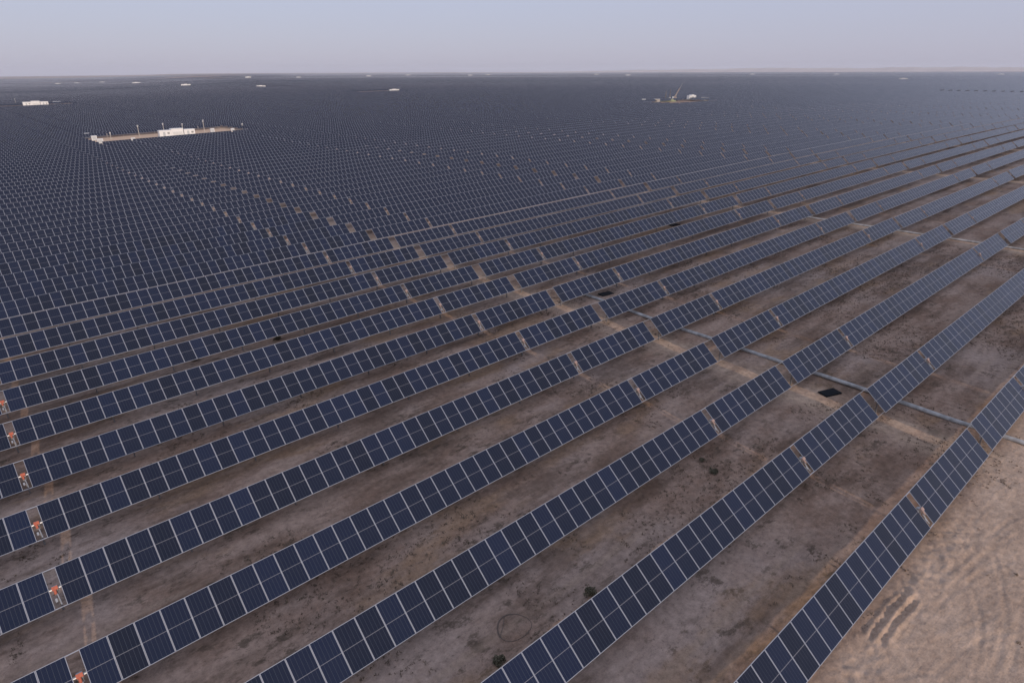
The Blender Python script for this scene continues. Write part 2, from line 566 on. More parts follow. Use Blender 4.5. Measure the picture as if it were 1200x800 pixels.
def build_hills():
    """Low sandy plateau far beyond the field, rising towards the east."""
    v, f = [], []
    n, mth = 160, 9
    for i in range(n + 1):
        a = math.radians(36 + 60 * i / n)
        k = float(sstep(0, 0.45, np.array(i / n)))
        hh = 7 + 54 * k + 4 * math.sin(i * 0.21) * k + 2.5 * math.sin(i * 0.63 + 1) * k + 3 * math.sin(i * 1.7) * k
        for j in range(mth):
            t = j / (mth - 1)
            d = 10200 + 2600 * t
            pr = math.sin(math.pi * min(1, t * 1.6 / 1.0) / 2) if t < 0.62 else math.cos((t - 0.62) / 0.38 * math.pi / 2)
            z = -6 + (hh + 6) * pr + 3.0 * k * math.sin(i * 0.5 + j * 1.3)
            v.append((CX + d * math.sin(a), CY + d * math.cos(a), z if 0 < j < mth - 1 else -8))
    for i in range(n):
        for j in range(mth - 1):
            q = i * mth + j
            f.append((q, q + mth, q + mth + 1, q + 1))
    o = link("hills", mesh_np("hills", v, f, [SANDH], smooth=True))
    tag(o, kind="structure")


SANDH = simple("far_sand", (0.52, 0.43, 0.385), 0.95, 0, 0.12, 0.004)
build_hills()

# ------------------------------------------------------------------ solar trackers
GAP = 0.46
HALF = 26.46
SPANS = [(-HALF, -17.46), (-17.0, 17.0), (17.46, HALF)]
PERIOD = 53.92
CENTRE0 = 9.0 - HALF                       # centre (in modules) of the block left of the first drain
ct, st_ = math.cos(TILT), math.sin(TILT)
POSTS_X = [-25.9, -17.23, -11.5, -5.8, 0.0, 5.8, 11.5, 17.23, 25.9]


def module_mesh():
    """One framed module, lying flat about its centre."""
    w, l, t, fr = 1.124, CHORD, 0.035, 0.026
    v, f, mi, uv = [], [], [], []

    def quad(p, m_, uvq=((0, 0),) * 4):
        b = len(v); v.extend(p); f.append((b, b + 1, b + 2, b + 3)); mi.append(m_); uv.extend(uvq)
    x0, x1, y0, y1 = -w / 2, w / 2, -l / 2, l / 2
    X0, X1, Y0, Y1 = x0 + fr, x1 - fr, y0 + fr, y1 - fr
    zt, zb, zg = 0.0, -t, -0.003
    quad([(x0, y0, zt), (x1, y0, zt), (X1, Y0, zt), (X0, Y0, zt)], 0)
    quad([(x1, y0, zt), (x1, y1, zt), (X1, Y1, zt), (X1, Y0, zt)], 0)
    quad([(x1, y1, zt), (x0, y1, zt), (X0, Y1, zt), (X1, Y1, zt)], 0)
    quad([(x0, y1, zt), (x0, y0, zt), (X0, Y0, zt), (X0, Y1, zt)], 0)
    for a, b in (((x0, y0), (x1, y0)), ((x1, y0), (x1, y1)), ((x1, y1), (x0, y1)), ((x0, y1), (x0, y0))):
        quad([(a[0], a[1], zb), (b[0], b[1], zb), (b[0], b[1], zt), (a[0], a[1], zt)], 0)
    u0, u1, v0, v1 = (X0 - x0) / w, (X1 - x0) / w, (Y0 - y0) / l, (Y1 - y0) / l
    quad([(X0, Y0, zg), (X1, Y0, zg), (X1, Y1, zg), (X0, Y1, zg)], 1, ((u0, v0), (u1, v0), (u1, v1), (u0, v1)))
    quad([(x0, y1, zb), (x1, y1, zb), (x1, y0, zb), (x0, y0, zb)], 2)
    return mesh_np("solar_module", v, f, [ALU, GLASS, BACK], mi, uv)


def tilted(x, s, n=0.0):
    """Point on the tilted table: x along the row, s up the table, n off its face (local to the tracker)."""
    return Vector((x, s * ct - n * st_, H_AX + s * st_ + n * ct))


def tube_builder(b, n=8, mi=0):
    b.tube((-HALF * U, 0, H_AX), (HALF * U, 0, H_AX), 0.065, n, mi)


def post_builder(b, x, mi=0):
    b.box((x * U, 0.045, (H_AX - 0.1 - 0.5) / 2), (0.09, 0.008, H_AX - 0.1 + 0.5), mi)
    b.box((x * U, -0.045, (H_AX - 0.1 - 0.5) / 2), (0.09, 0.008, H_AX - 0.1 + 0.5), mi)
    b.box((x * U, 0, (H_AX - 0.1 - 0.5) / 2), (0.008, 0.082, H_AX - 0.1 + 0.5), mi)
    b.box((x * U, -0.01, H_AX - 0.04), (0.10, 0.16, 0.13), mi)


def motor_meshes():
    """Slew drive that sits in a gap of the table: ring, orange motor and its housing."""
    b = MB()
    b.tube((-0.12, 0, 0), (0.12, 0, 0), 0.17, 14, 0)
    b.box((0, -0.02, -0.20), (0.20, 0.26, 0.18), 0)
    g = MB()
    o = Matrix.Rotation(TILT, 3, 'X')
    g.box(o @ Vector((0.0, -0.02, 0.20)), (0.27, 0.19, 0.13), 0, o)
    g.tube(o @ Vector((-0.03, -0.08, 0.19)), o @ Vector((-0.03, -0.34, 0.17)), 0.065, 12, 0)
    r = MB()
    r.tube(o @ Vector((0.02, -0.28, 0.04)), o @ Vector((0.06, -0.92, -0.02)), 0.035, 8, 0)
    r.box(o @ Vector((-0.10, -0.62, 0.03)), (0.10, 0.20, 0.08), 0, o)
    return b.mesh("slew_drive", [GALV]), g.mesh("motor", [ORANGE]), r.mesh("damper", [GALV])


def rail_mesh():
    """One edge rail that carries the frame line across a motor gap."""
    b = MB()
    b.box((0, 0, 0), (GAP * U, 0.045, 0.03))
    return b.mesh("edge_rail", [ALU])


def tie_mesh():
    b = MB()
    b.tube((0, 0, 0), (0.99 * U, 0, -0.015), 0.02, 6)
    return b.mesh("tie_cable", [GALV])


MOD_ME = module_mesh()

SLEW_ME, MOTOR_ME, DAMP_ME = motor_meshes()
PALE_ME = MOTOR_ME.copy(); PALE_ME.name = 'pale_motor'; PALE_ME.materials[0] = PALEM
RAIL_ME = rail_mesh()
TIE_ME = tie_mesh()
_b = MB(); tube_builder(_b); TUBE_ME = _b.mesh("torque_tube", [GALV])
_b = MB(); post_builder(_b, 0); POST_ME = _b.mesh("post", [GALV])


def table_arrays(detail, spans=SPANS):
    """Whole tracker as one mesh: three framed slabs, tube and posts.  Returns v, f, mat, uv."""
    v, f, mi, uv = [], [], [], []
    k = 0
    for a, b in spans:
        n = round(b - a)
        i0 = len(v)
        for nn in (0.0, -0.035):
            for x, s in ((a, -.5), (b, -.5), (b, .5), (a, .5)):
                v.append(tilted(x * U, s * CHORD, nn + 0.09))
        quads = [((0, 1, 2, 3), 0, ((k, 0), (k + n, 0), (k + n, 1), (k, 1))), ((7, 6, 5, 4), 2, None), ((4, 5, 1, 0), 1, None),
                 ((5, 6, 2, 1), 1, None), ((6, 7, 3, 2), 1, None), ((7, 4, 0, 3), 1, None)]
        for q, mm, uvq in quads:
            f.append(tuple(i0 + j for j in q)); mi.append(mm)
            uv.extend(uvq or ((0, 0),) * 4)
        k += n
    b = MB()
    if detail:
        tube_builder(b, 6)
        for x in POSTS_X: post_builder(b, x)
        for xc in (-17.23, 17.23):
            b.box((xc * U, -0.05, H_AX + 0.1), (0.22, 0.22, 0.2), 1)
            o = Matrix.Rotation(TILT, 3, 'X')
            for s in (-1, 1):
                b.box(tilted(xc * U, s * (CHORD / 2 - 0.025), 0.05), (GAP * U, 0.045, 0.03), 2, o)
    else:
        b.box(((spans[0][0] + spans[-1][1]) / 2 * U, 0, H_AX / 2 - .2), (0.1, 0.1, H_AX - 0.2))
    i0 = len(v)
    v += b.v
    for q, mm in zip(b.f, b.mi):
        f.append(tuple(i0 + j for j in q)); mi.append({0: 3, 1: 4, 2: 1}[mm]); uv.extend(((0, 0),) * len(q))
    return v, f, mi, uv


TABLE_MATS = [GLASSF, ALU, BACK, GALV, PALEM]
tv, tf, tm, tu = table_arrays(True)
TABLE_ME = mesh_np("solar_tracker_table", tv, tf, TABLE_MATS, tm, tu)
_l = TABLE_ME.uv_layers.new(name="Row")

# ---- where trackers stand
ORD1 = ["", "first", "second", "third", "fourth", "fifth", "sixth", "seventh", "eighth", "ninth", "tenth", "eleventh", "twelfth", "thirteenth",
        "fourteenth", "fifteenth", "sixteenth", "seventeenth", "eighteenth", "nineteenth"]
TENS = ["", "", "twenty", "thirty", "forty", "fifty", "sixty", "seventy", "eighty", "ninety"]


def ordinal(n):
    if n < 20: return ORD1[n]
    if n < 100:
        t, o = divmod(n, 10)
        return TENS[t] + "-" + ORD1[o] if o else TENS[t][:-1] + "ieth"
    h, r = divmod(n, 100)
    return (["", "one", "two", "three"][h] + "-hundred") + ("-" + ordinal(r) if r else "th")


# pads cleared of trackers: cells (block, row)
CLEAR = set()
for r in range(44, 50): CLEAR.add((1, r))
STATIONS = []      # filled below: (x, y, size ...)


def cell_of(x, y):
    return int(round((x / U - CENTRE0) / PERIOD)), int(round(y / PITCH)) + 1


# far stations: photograph pixel of the base and width in pixels
FAR_PIX = [(42, 122, 20), (218, 100.2, 9), (306, 101.4, 9), (160, 97.8, 7), (120, 96.3, 7), (90, 95.4, 6), (67, 95.0, 5), (291, 91.0, 6),
           (350, 91.0, 5), (432, 89.6, 7), (462, 105.4, 12), (478, 86.6, 5), (551, 88.8, 7), (572, 85.6, 5), (699, 85.4, 6), (736, 88.6, 8),
           (882, 86.4, 5), (981, 85.0, 5), (1059, 92.8, 7), (1174, 85.2, 5)]
FAR_ST = []
for px, py, w in FAR_PIX:
    gx, gy, gz = ground_at(px, py, 2.0, 3600)
    FAR_ST.append((px, py, w, gx, gy))
    c, r = cell_of(gx, gy)
    d = math.hypot(gx - CX, gy - CY)
    if d < 1400:
        for q in range(-4, 3): CLEAR.add((c, r + q))
    else:
        CLEAR.add((c, r)); CLEAR.add((c, r - 1))
CR_X, CR_Y, _ = ground_at(797, 117.5, 1.8)
for k_ in range(-3, 2): CLEAR.add((cell_of(CR_X, CR_Y)[0], cell_of(CR_X, CR_Y)[1] + k_))
SAND_X, SAND_Y, _ = ground_at(1034, 95, 1.5)
for k_ in range(-24, 4): CLEAR.add((cell_of(SAND_X, SAND_Y)[0], cell_of(SAND_X, SAND_Y)[1] + k_))

# a line of trackers far to the east that stand tilted the other way
EX, EY, _ = ground_at(1150, 105.5, 2.2, 1500)
EC = cell_of(EX, EY)
FLIP = [(EC[0], EC[1] + k_) for k_ in range(-5, 5)]
NEAR_D = 900.0
SAMP = np.linspace(-HALF, HALF, 19) * U


def visible(k, r, margin=0.0):
    cx = (CENTRE0 + k * PERIOD) * U; cy = (r - 1) * PITCH
    x = cx + SAMP
    y = np.full_like(x, cy)
    px, py, d = project(x, y, terrain(x, y) + H_AX)
    mx, my = 1200 * margin + 8, 800 * margin + 10
    ok = (d > 1) & (px > -mx) & (px < 1200 + mx) & (py > -my) & (py < 800 + my)
    return ok, d


cells, rest = [], []
for r in range(1, 150):
    for k in range(-6, 22):
        if (k, r) in CLEAR or (k, r) in FLIP: continue
        cx = (CENTRE0 + k * PERIOD) * U; cy = (r - 1) * PITCH
        dist = math.hypot(cx - CX, cy - CY)
        if dist > NEAR_D: continue
        ok, d = visible(k, r)
        if ok.any():
            cells.append((float((1.0 / d[ok] ** 2).sum()), float(d[ok].min()), k, r))
        elif visible(k, r, 0.16)[0].any():
            rest.append((k, r))
cells.sort(reverse=True)
N_IND = 300 - 2 * len(FLIP)
singles = cells[:N_IND]
rest += [(c[2], c[3]) for c in cells][N_IND:]


def side_phrase(k):
    if k <= 0:
        return ["just left of the near pipe", "second block left of the near pipe", "third block left of the near pipe", "fourth block left of the near pipe"][-k]
    return "just right of the near pipe" if k == 1 else ORD1[k] + " block right of the near pipe"


def place(o, k, r, flip=False):
    cx = (CENTRE0 + k * PERIOD) * U; cy = (r - 1) * PITCH
    z0, z1 = tz(cx - 30, cy), tz(cx + 30, cy)
    rr = random.Random(k * 1000 + r)
    o.location = (cx, cy + rr.uniform(-0.06, 0.06), (z0 + z1) / 2 + rr.uniform(-0.05, 0.05))
    o.rotation_euler = (math.radians(rr.uniform(-1.3, 1.3)), -math.atan2(z1 - z0, 60.0), math.pi if flip else 0.0)
    o["label"] = "blue tracker in %s row from bare sand, %s" % (ordinal(r), side_phrase(k))
    o["category"] = "solar tracker"
    o["group"] = "solar trackers of the field"
    return o


def make_tracker():
    root = bpy.data.objects.new("solar_tracker", None)
    root.empty_display_size = 0.5
    COL.objects.link(root)
    for a, b in SPANS:
        for i in range(round(b - a)):
            x = (a + i + 0.5) * U
            p = tilted(x, 0, 0.09)
            link("solar_module", MOD_ME, root, p, (TILT, 0, 0))
    link("torque_tube", TUBE_ME, root)
    for x in POSTS_X: link("post", POST_ME, root, (x * U, 0, 0))
    for x in (-17.23, 17.23):
        d = link("slew_drive", SLEW_ME, root, (x * U, 0, H_AX))
        link("motor", MOTOR_ME if x < 0 else PALE_ME, d)
        link("damper", DAMP_ME, d)
        for s in (-1, 1):
            link("edge_rail", RAIL_ME, root, tilted(x * U, s * (CHORD / 2 - 0.025), 0.07), (TILT, 0, 0))
    for s in (-1, 1):
        link("tie_cable", TIE_ME, root, tilted(HALF * U, s * (CHORD / 2 - 0.03), 0.06))
    return root


def copy_tree(o, parent=None):
    c = o.copy()
    COL.objects.link(c)
    if parent is not None: c.parent = parent
    for ch in o.children: copy_tree(ch, c)
    return c


FULL_D = 92.0
full = [c for c in singles if c[1] < FULL_D]
plain = [c for c in singles if c[1] >= FULL_D]
proto = make_tracker()
kids = [(ch, list(ch.children)) for ch in proto.children]
for n_, (a_, d_, k, r) in enumerate(full):
    if n_ == 0:
        o = proto
    else:
        o = proto.copy(); COL.objects.link(o)
        for ch, gs in kids:
            c = ch.copy(); COL.objects.link(c); c.parent = o
            for g in gs:
                q = g.copy(); COL.objects.link(q); q.parent = c
                if k >= 1 and q.data == MOTOR_ME: q.data = PALE_ME
    place(o, k, r)
t0 = link("solar_tracker", TABLE_ME)
for n_, (a_, d_, k, r) in enumerate(plain):
    o = t0
    if n_: o = t0.copy(); COL.objects.link(o)
    place(o, k, r)

def short_table(name, spans):
    v, f, mi, uv = table_arrays(False, spans)
    me = mesh_np(name, v, f, TABLE_MATS, mi, uv)
    me.uv_layers.new(name="Row")
    return me


FLIP_ME = short_table("tilted_back_table", [(16.4, 26.4)])
LONG_ME = short_table("shorter_table", [(-15.6, 26.4)])
for n_, (k, r) in enumerate(sorted(FLIP)):
    o = link("solar_tracker", FLIP_ME)
    place(o, k, r, True)
    o["label"] = "far tracker tilted backwards with dark underside, %s of that line from the bare sand side" % ORD1[n_ + 1]
    o["group"] = "solar trackers tilted the other way"
    o = link("solar_tracker", LONG_ME)
    place(o, k, r)
    o["label"] = "shorter far tracker beside the %s backward tilted one from the bare sand side" % ORD1[n_ + 1]


def np_mesh(name, v, fsize, loops, mi, uv, uv2, mats):
    me = bpy.data.meshes.new(name)
    me.vertices.add(len(v)); me.vertices.foreach_set("co", v.astype(np.float32).ravel())
    me.loops.add(len(loops)); me.loops.foreach_set("vertex_index", loops.astype(np.int32))
    me.polygons.add(len(fsize))
    me.polygons.foreach_set("loop_start", np.concatenate([[0], np.cumsum(fsize)[:-1]]).astype(np.int32))
    me.polygons.foreach_set("material_index", mi.astype(np.int32))
    me.polygons.foreach_set("use_smooth", np.zeros(len(fsize), dtype=bool))
    me.update(calc_edges=True)
    for mt in mats: me.materials.append(mt)
    l = me.uv_layers.new(name="UVMap"); l.data.foreach_set("uv", uv.astype(np.float32).ravel())
    l2 = me.uv_layers.new(name="Row"); l2.data.foreach_set("uv", uv2.astype(np.float32).ravel())
    return me


def build_field():
    V, FS, L, MI, UV, UV2 = [], [], [], [], [], []
    bv, bf, bm, bu = table_arrays(False)
    bv = np.array([tuple(p) for p in bv]); bl = np.array([i for f in bf for i in f]); bfs = np.array([len(f) for f in bf])
    bm = np.array(bm); bu = np.array(bu, float)
    off = 0
    for k, r in rest:
        cx = (CENTRE0 + k * PERIOD) * U; cy = (r - 1) * PITCH
        rr = random.Random(k * 1000 + r)
        z0, z1 = tz(cx - 30, cy), tz(cx + 30, cy)
        a = math.radians(rr.uniform(-1.3, 1.3))
        y, z = bv[:, 1] * math.cos(a) - bv[:, 2] * math.sin(a), bv[:, 1] * math.sin(a) + bv[:, 2] * math.cos(a)
        V.append(np.stack([bv[:, 0] + cx, y + cy, z + (z0 + z1) / 2 + bv[:, 0] * (z1 - z0) / 60.0], 1))
        L.append(bl + off); off += len(bv)
        FS.append(bfs); MI.append(bm); UV.append(bu)
        UV2.append(np.full((len(bu), 2), rr.random() * 500))
    # far rows: runs of up to four trackers, broken at the pads
    CH = CHORD
    fl = np.array([[0, 1, 2, 3], [7, 6, 5, 4], [4, 5, 1, 0], [5, 6, 2, 1], [6, 7, 3, 2], [7, 4, 0, 3]]).ravel()
    done = set((c[2], c[3]) for c in cells) | set(rest)
    for r in range(1, 1400):
        cy = (r - 1) * PITCH
        if cy > 9300: break
        dy = cy - CY
        k_lo = int(((CX - 0.22 * dy - 80) / U - CENTRE0) / PERIOD) - 1
        k_hi = int((CX + 8200) / U / PERIOD) + 1
        run = []

        def flush(run):
            nonlocal off
            if not run: return
            x0 = (CENTRE0 + run[0] * PERIOD - HALF) * U; x1 = (CENTRE0 + run[-1] * PERIOD + HALF) * U
            n = round((x1 - x0) / U)
            za, zb = tz(x0, cy), tz(x1, cy)
            rr = random.Random(run[0] * 1000 + r + 5)
            p = []
            for nn in (0.09, 0.055):
                for x, s, zz in ((x0, -.5, za), (x1, -.5, zb), (x1, .5, zb), (x0, .5, za)):
                    q = tilted(x, s * CH, nn)
                    p.append((q.x, q.y + cy, q.z + zz))
            V.append(np.array(p)); L.append(fl + off); off += 8
            FS.append(np.full(6, 4)); MI.append(np.array([0, 2, 1, 1, 1, 1]))
            u = np.zeros((24, 2)); u[1] = (n, 0); u[2] = (n, 1); u[3] = (0, 1)
            UV.append(u); UV2.append(np.full((24, 2), rr.random() * 500))
        for k in range(k_lo, k_hi):
            cx = (CENTRE0 + k * PERIOD) * U
            d = math.hypot(cx - CX, dy)
            if (k, r) in CLEAR or (k, r) in FLIP or d < NEAR_D or d > 9300:
                flush(run); run = []
                continue
            az = math.degrees(math.atan2(cx - CX, dy))
            if az > 89 or az < -8:
                flush(run); run = []
                continue
            run.append(k)
            if len(run) >= (2 if d < 1600 else 4 if d < 3000 else 7 if d < 4500 else 14):
                flush(run); run = []
        flush(run)
    me = np_mesh("solar_tracker_field", np.concatenate(V), np.concatenate(FS), np.concatenate(L), np.concatenate(MI),
                 np.concatenate(UV), np.concatenate(UV2), TABLE_MATS)
    tag(link("solar_tracker_field", me), "far rows of solar trackers merging into a dark plain towards the horizon", "solar field", kind="stuff")


build_field()

# ------------------------------------------------------------------ drains: pale pipes lying across the rows
def pipe(name, pts, rad, label):
    v, f = [], []
    n = 10
    P = []
    for (x0, y0), (x1, y1) in zip(pts[:-1], pts[1:]):
        m_ = max(2, int(math.hypot(x1 - x0, y1 - y0) / 2.0))
        for i in range(m_):
            t = i / m_
            P.append((x0 + (x1 - x0) * t, y0 + (y1 - y0) * t))
    P.append(pts[-1])
    for i, (x, y) in enumerate(P):
        xx = x + 0.05 * math.sin(i * 0.9) + 0.10 * math.sin(i * 0.23)
        z = tz(xx, y) + rad * 0.62
        for j in range(n):
            w = 2 * math.pi * j / n
            v.append((xx + rad * math.cos(w), y, z + rad * 0.8 * math.sin(w)))
    for i in range(len(P) - 1):
        for j in range(n):
            a, b = i * n + j, i * n + (j + 1) % n
            f.append((a, a + n, b + n, b))
    f.append(tuple(range(n))); f.append(tuple(reversed(range((len(P) - 1) * n, len(P) * n))))
    o = link(name, mesh_np(name, v, f, [PIPEM], smooth=True))
    return tag(o, label, "pipe")


pipe("ground_pipe", [(13.35 * U, -9.0), (13.3 * U, 3.0), (13.6 * U, 12.0), (14.0 * U, 30.0), (14.9 * U, 46.0)], 0.21,
     "pale grey pipe lying on the ground across the nearest rows")
pipe("ground_pipe", [(64.6 * U, 0.0), (64.4 * U, 12.0), (64.2 * U, 45.0)], 0.19,
     "farther pale pipe lying across the rows deeper in the field")


# ------------------------------------------------------------------ spare modules on the ground, cable ring
def spare(px, py, label, rot, n=1):
    x, y, z = ground_at(px, py)
    root = bpy.data.objects.new("spare_module", None); COL.objects.link(root)
    root.location = (x, y, z + 0.02); root.rotation_euler = (0, -math.atan(0.0276), rot)
    b = MB()
    for i in range(n): b.box((0, 0, 0.03 + i * 0.04), (0.95, 1.75, 0.035))
    link("backing", b.mesh("backing", [BLACKM]), root)
    g = MB()
    g.box((0, 0, 0.05 + 0.04 * n), (0.90, 1.70, 0.012))
    link("glass_face", g.mesh("glass_face", [BLACKM]), root)
    tag(root, label, "solar module", "spare modules on the ground")


spare(972, 462, "black spare module lying flat on sand beside the near pipe", 1.25, 1)
spare(710, 345.5, "small black module lying between rows at the far end of the pipe", 1.35, 2)
spare(790, 264.5, "distant black module lying in a lane deep among the rows", 1.45, 2)


def cable_ring():
    x, y, z = ground_at(602, 737)
    v, f = [], []
    N_, n = 90, 6
    pts = []
    for i in range(N_):
        w = 2 * math.pi * 1.35 * i / (N_ - 1)
        rad = 0.86 + 0.05 * math.sin(3 * w) + 0.06 * i / N_
        pts.append(Vector((x + rad * math.cos(w + 1.0), y + rad * 0.92 * math.sin(w + 1.0), 0)))
    pts += [pts[-1] + Vector((0.12 * i, 0.10 * i + 0.02 * math.sin(i), 0)) for i in range(1, 9)]
    for p in pts: p.z = tz(p.x, p.y) + float(micro(np.array([p.x]), np.array([p.y]))[0]) + 0.02
    b = MB()
    for a, c in zip(pts[:-1], pts[1:]): b.tube(a, c, 0.011, 6, caps=False)
    tag(link("cable_ring", b.mesh("cable_ring", [OLDC])), "thin dark cable lying in a loop on the soil between the front rows", "cable")


cable_ring()


# ------------------------------------------------------------------ shrubs and ground scrub
def leaf_cloud(b, c, rx, rz, n, s, rng, mi=0):
    for _ in range(n):
        while True:
            p = Vector((rng.uniform(-1, 1), rng.uniform(-1, 1), rng.uniform(0, 1)))
            if p.x ** 2 + p.y ** 2 + p.z ** 2 < 1: break
        q = Vector((c[0] + p.x * rx, c[1] + p.y * rx, c[2] + p.z * rz + 0.02))
        d1 = Vector((rng.gauss(0, 1), rng.gauss(0, 1), rng.gauss(0, 1))).normalized() * s * rng.uniform(.6, 1.4)
        d2 = d1.cross(Vector((rng.gauss(0, 1), rng.gauss(0, 1), rng.gauss(0, 1)))).normalized() * s * 0.5
        b.poly([q - d1, q + d2, q + d1, q - d2], mi)


def shrub(px, py, r, h, label, seed):
    rng = random.Random(seed)
    r *= 0.6; h *= 0.7
    x, y, z = ground_at(px, py)
    root = bpy.data.objects.new("desert_shrub", None); COL.objects.link(root)
    root.location = (x, y, z)
    b = MB()
    for i in range(7):
        w = rng.uniform(0, 6.28)
        b.tube((0, 0, -0.1), (math.cos(w) * r * .7, math.sin(w) * r * .7, h * rng.uniform(.5, .9)), 0.018, 5, r2=0.006)
    link("stem", b.mesh("stem", [DRY]), root)
    b = MB()
    for i in range(9):
        w = rng.uniform(0, 6.28); q = rng.uniform(0.1, .75)
        leaf_cloud(b, (math.cos(w) * r * q, math.sin(w) * r * q, rng.uniform(0, .25) * h), r * rng.uniform(.25, .5), h * rng.uniform(.4, .8), 90, 0.055, rng)
    link("foliage", b.mesh("foliage", [LEAF]), root)
    tag(root, label, "shrub", "shrubs between the rows")


for i, (px, py, r, h, lab) in enumerate([
        (229, 423, .8, .7, "dark shrub in the lane about ten rows up, brushing the panel edge"),
        (692, 696, .75, .55, "low dark shrub against the upper edge of the second row"),
        (584, 778, .6, .4, "dark shrub at the frame's foot beside the second row"),
        (392, 786, .55, .35, "small dark shrub low in the front lane near the cable loop"),
        (836, 556, .6, .4, "dark shrub among speckled soil between the second and third rows"),
        (822, 540, .4, .3, "smaller greenish shrub beside the third row's drive gap"),
        (394, 372, .7, .5, "dark shrub in the lane far up the field"),
        (325, 398, .7, .5, "dark scrub clump by the tenth row's upper edge"),
        ]):
    shrub(px, py, r, h, lab, 40 + i)


def scrub():
    rng = random.Random(3)
    v, f = [], []
    cnt = 0
    rs = np.random.RandomState(5)
    M = 90000
    x = rs.uniform(-50, 70, M); y = rs.uniform(-8, 48, M)
    dens = vnoise(x, y, 5.0, 21) * 0.6 + vnoise(x, y, 1.3, 22) * 0.4
    keep = (dens > np.where(y < -1.5, 0.70, 0.56))
    px, py, d = project(x, y, terrain(x, y))
    keep &= (d > 2) & (px > -60) & (px < 1260) & (py < 860)
    x, y = x[keep][:14000], y[keep][:14000]
    z = terrain(x, y) + micro(x, y)
    for X, Y, Z in zip(x, y, z):
        s = rng.uniform(0.05, 0.19)
        for _ in range(7):
            w = rng.uniform(0, 6.28); l = rng.uniform(.4, 1.0) * s
            a = rng.uniform(.2, 1.2)
            dx, dy, dz = math.cos(w) * math.cos(a) * l, math.sin(w) * math.cos(a) * l, math.sin(a) * l
            bx, by = -math.sin(w) * 0.03, math.cos(w) * 0.03
            ox, oy = rng.uniform(-s, s) * .6, rng.uniform(-s, s) * .6
            i = len(v)
            v.extend([(X + ox - bx, Y + oy - by, Z - 0.01), (X + ox + bx, Y + oy + by, Z - 0.01), (X + ox + dx, Y + oy + dy, Z + dz)])
            f.append((i, i + 1, i + 2))
    tag(link("dry_scrub", mesh_np("dry_scrub", v, f, [DRY])), kind="stuff")


scrub()


# ------------------------------------------------------------------ inverter stations
def part(name, b, mats, parent):
    return link(name, b.mesh(name, mats), parent)


def station_proto(name, label, loc, rotz, scale=1.0, group=None):
    """Skid-mounted inverter station: two white cabins with a taller transformer house between them."""
    root = bpy.data.objects.new(name, None); COL.objects.link(root)
    root.location = loc; root.rotation_euler = (0, 0, rotz); root.scale = (scale, scale, scale * 0.85)
    b = MB(); b.box((0, 0, 0.02), (15.6, 3.6, 0.56)); part("foundation", b, [CONC], root)
    for s, w in ((-1, 5.0), (1, 4.6)):
        b = MB(); b.box((s * 5.0, 0, 1.75), (w, 2.6, 2.9)); b.box((s * 5.0, 0, 3.26), (w + .16, 2.76, 0.12))
        for i in range(int(w / 0.45)):
            b.box((s * 5.0 - w / 2 + .3 + i * .45, -1.31, 1.75), (0.06, 0.05, 2.7))
        c = part("cabin", b, [WHITE], root)
        d = MB(); d.box((s * 5.0 - .6, -1.36, 1.45), (0.95, 0.06, 2.1)); part("door", d, [GREYP], c)
        d = MB()
        for i in range(5): d.box((s * 5.0 + 1.2, -1.36, 1.5 + i * .18), (0.9, 0.06, 0.10))
        part("vent", d, [DARKM], c)
    b = MB(); b.box((-.1, 0, 2.05), (4.9, 2.9, 3.5)); b.box((-.1, 0, 3.87), (5.1, 3.1, 0.14))
    t = part("transformer_house", b, [WHITE], root)
    d = MB()
    for i in range(14): d.box((-1.9 + i * .28, -1.50, 1.5), (0.07, 0.12, 1.7))
    part("radiator", d, [GREYP], t)
    tag(root, label, "inverter station", group)
    return root


def rot_for(x, y):
    return 0.0


def mast(px, py, h, label, small=False):
    h *= 0.82
    x, y, z = ground_at(px, py, 0.6)
    root = bpy.data.objects.new("lamp_mast", None); COL.objects.link(root)
    root.location = (x, y, z)
    b = MB(); b.tube((0, 0, -.3), (0, 0, h), 0.15, 8, r2=0.09); part("pole", b, [CONC], root)
    b = MB(); b.box((0, -0.2, h + .05), (0.6, 0.4, 0.2)); b.box((0, 0, h - .5), (0.4, 0.12, 0.25)); part("lamp_head", b, [WHITE], root)
    b = MB(); b.box((0, 0, -.02), (0.7, 0.7, 0.5)); part("base_block", b, [CONC], root)
    tag(root, label, "mast", "masts around the cleared pad")


def cabinet(px, py, w, h, label):
    x, y, z = ground_at(px, py, 0.6)
    root = bpy.data.objects.new("equipment_cabinet", None); COL.objects.link(root)
    root.location = (x, y, z)
    b = MB(); b.box((0, 0, h / 2), (w, w * .7, h)); b.box((0, 0, h + .05), (w * 1.1, w * .8, .1)); part("body", b, [WHITE], root)
    b = MB(); b.box((0, -w * .36, h * .5), (w * .8, 0.04, h * .8)); part("door", b, [GREYP], root)
    tag(root, label, "cabinet", "white cabinets at the cleared pad")


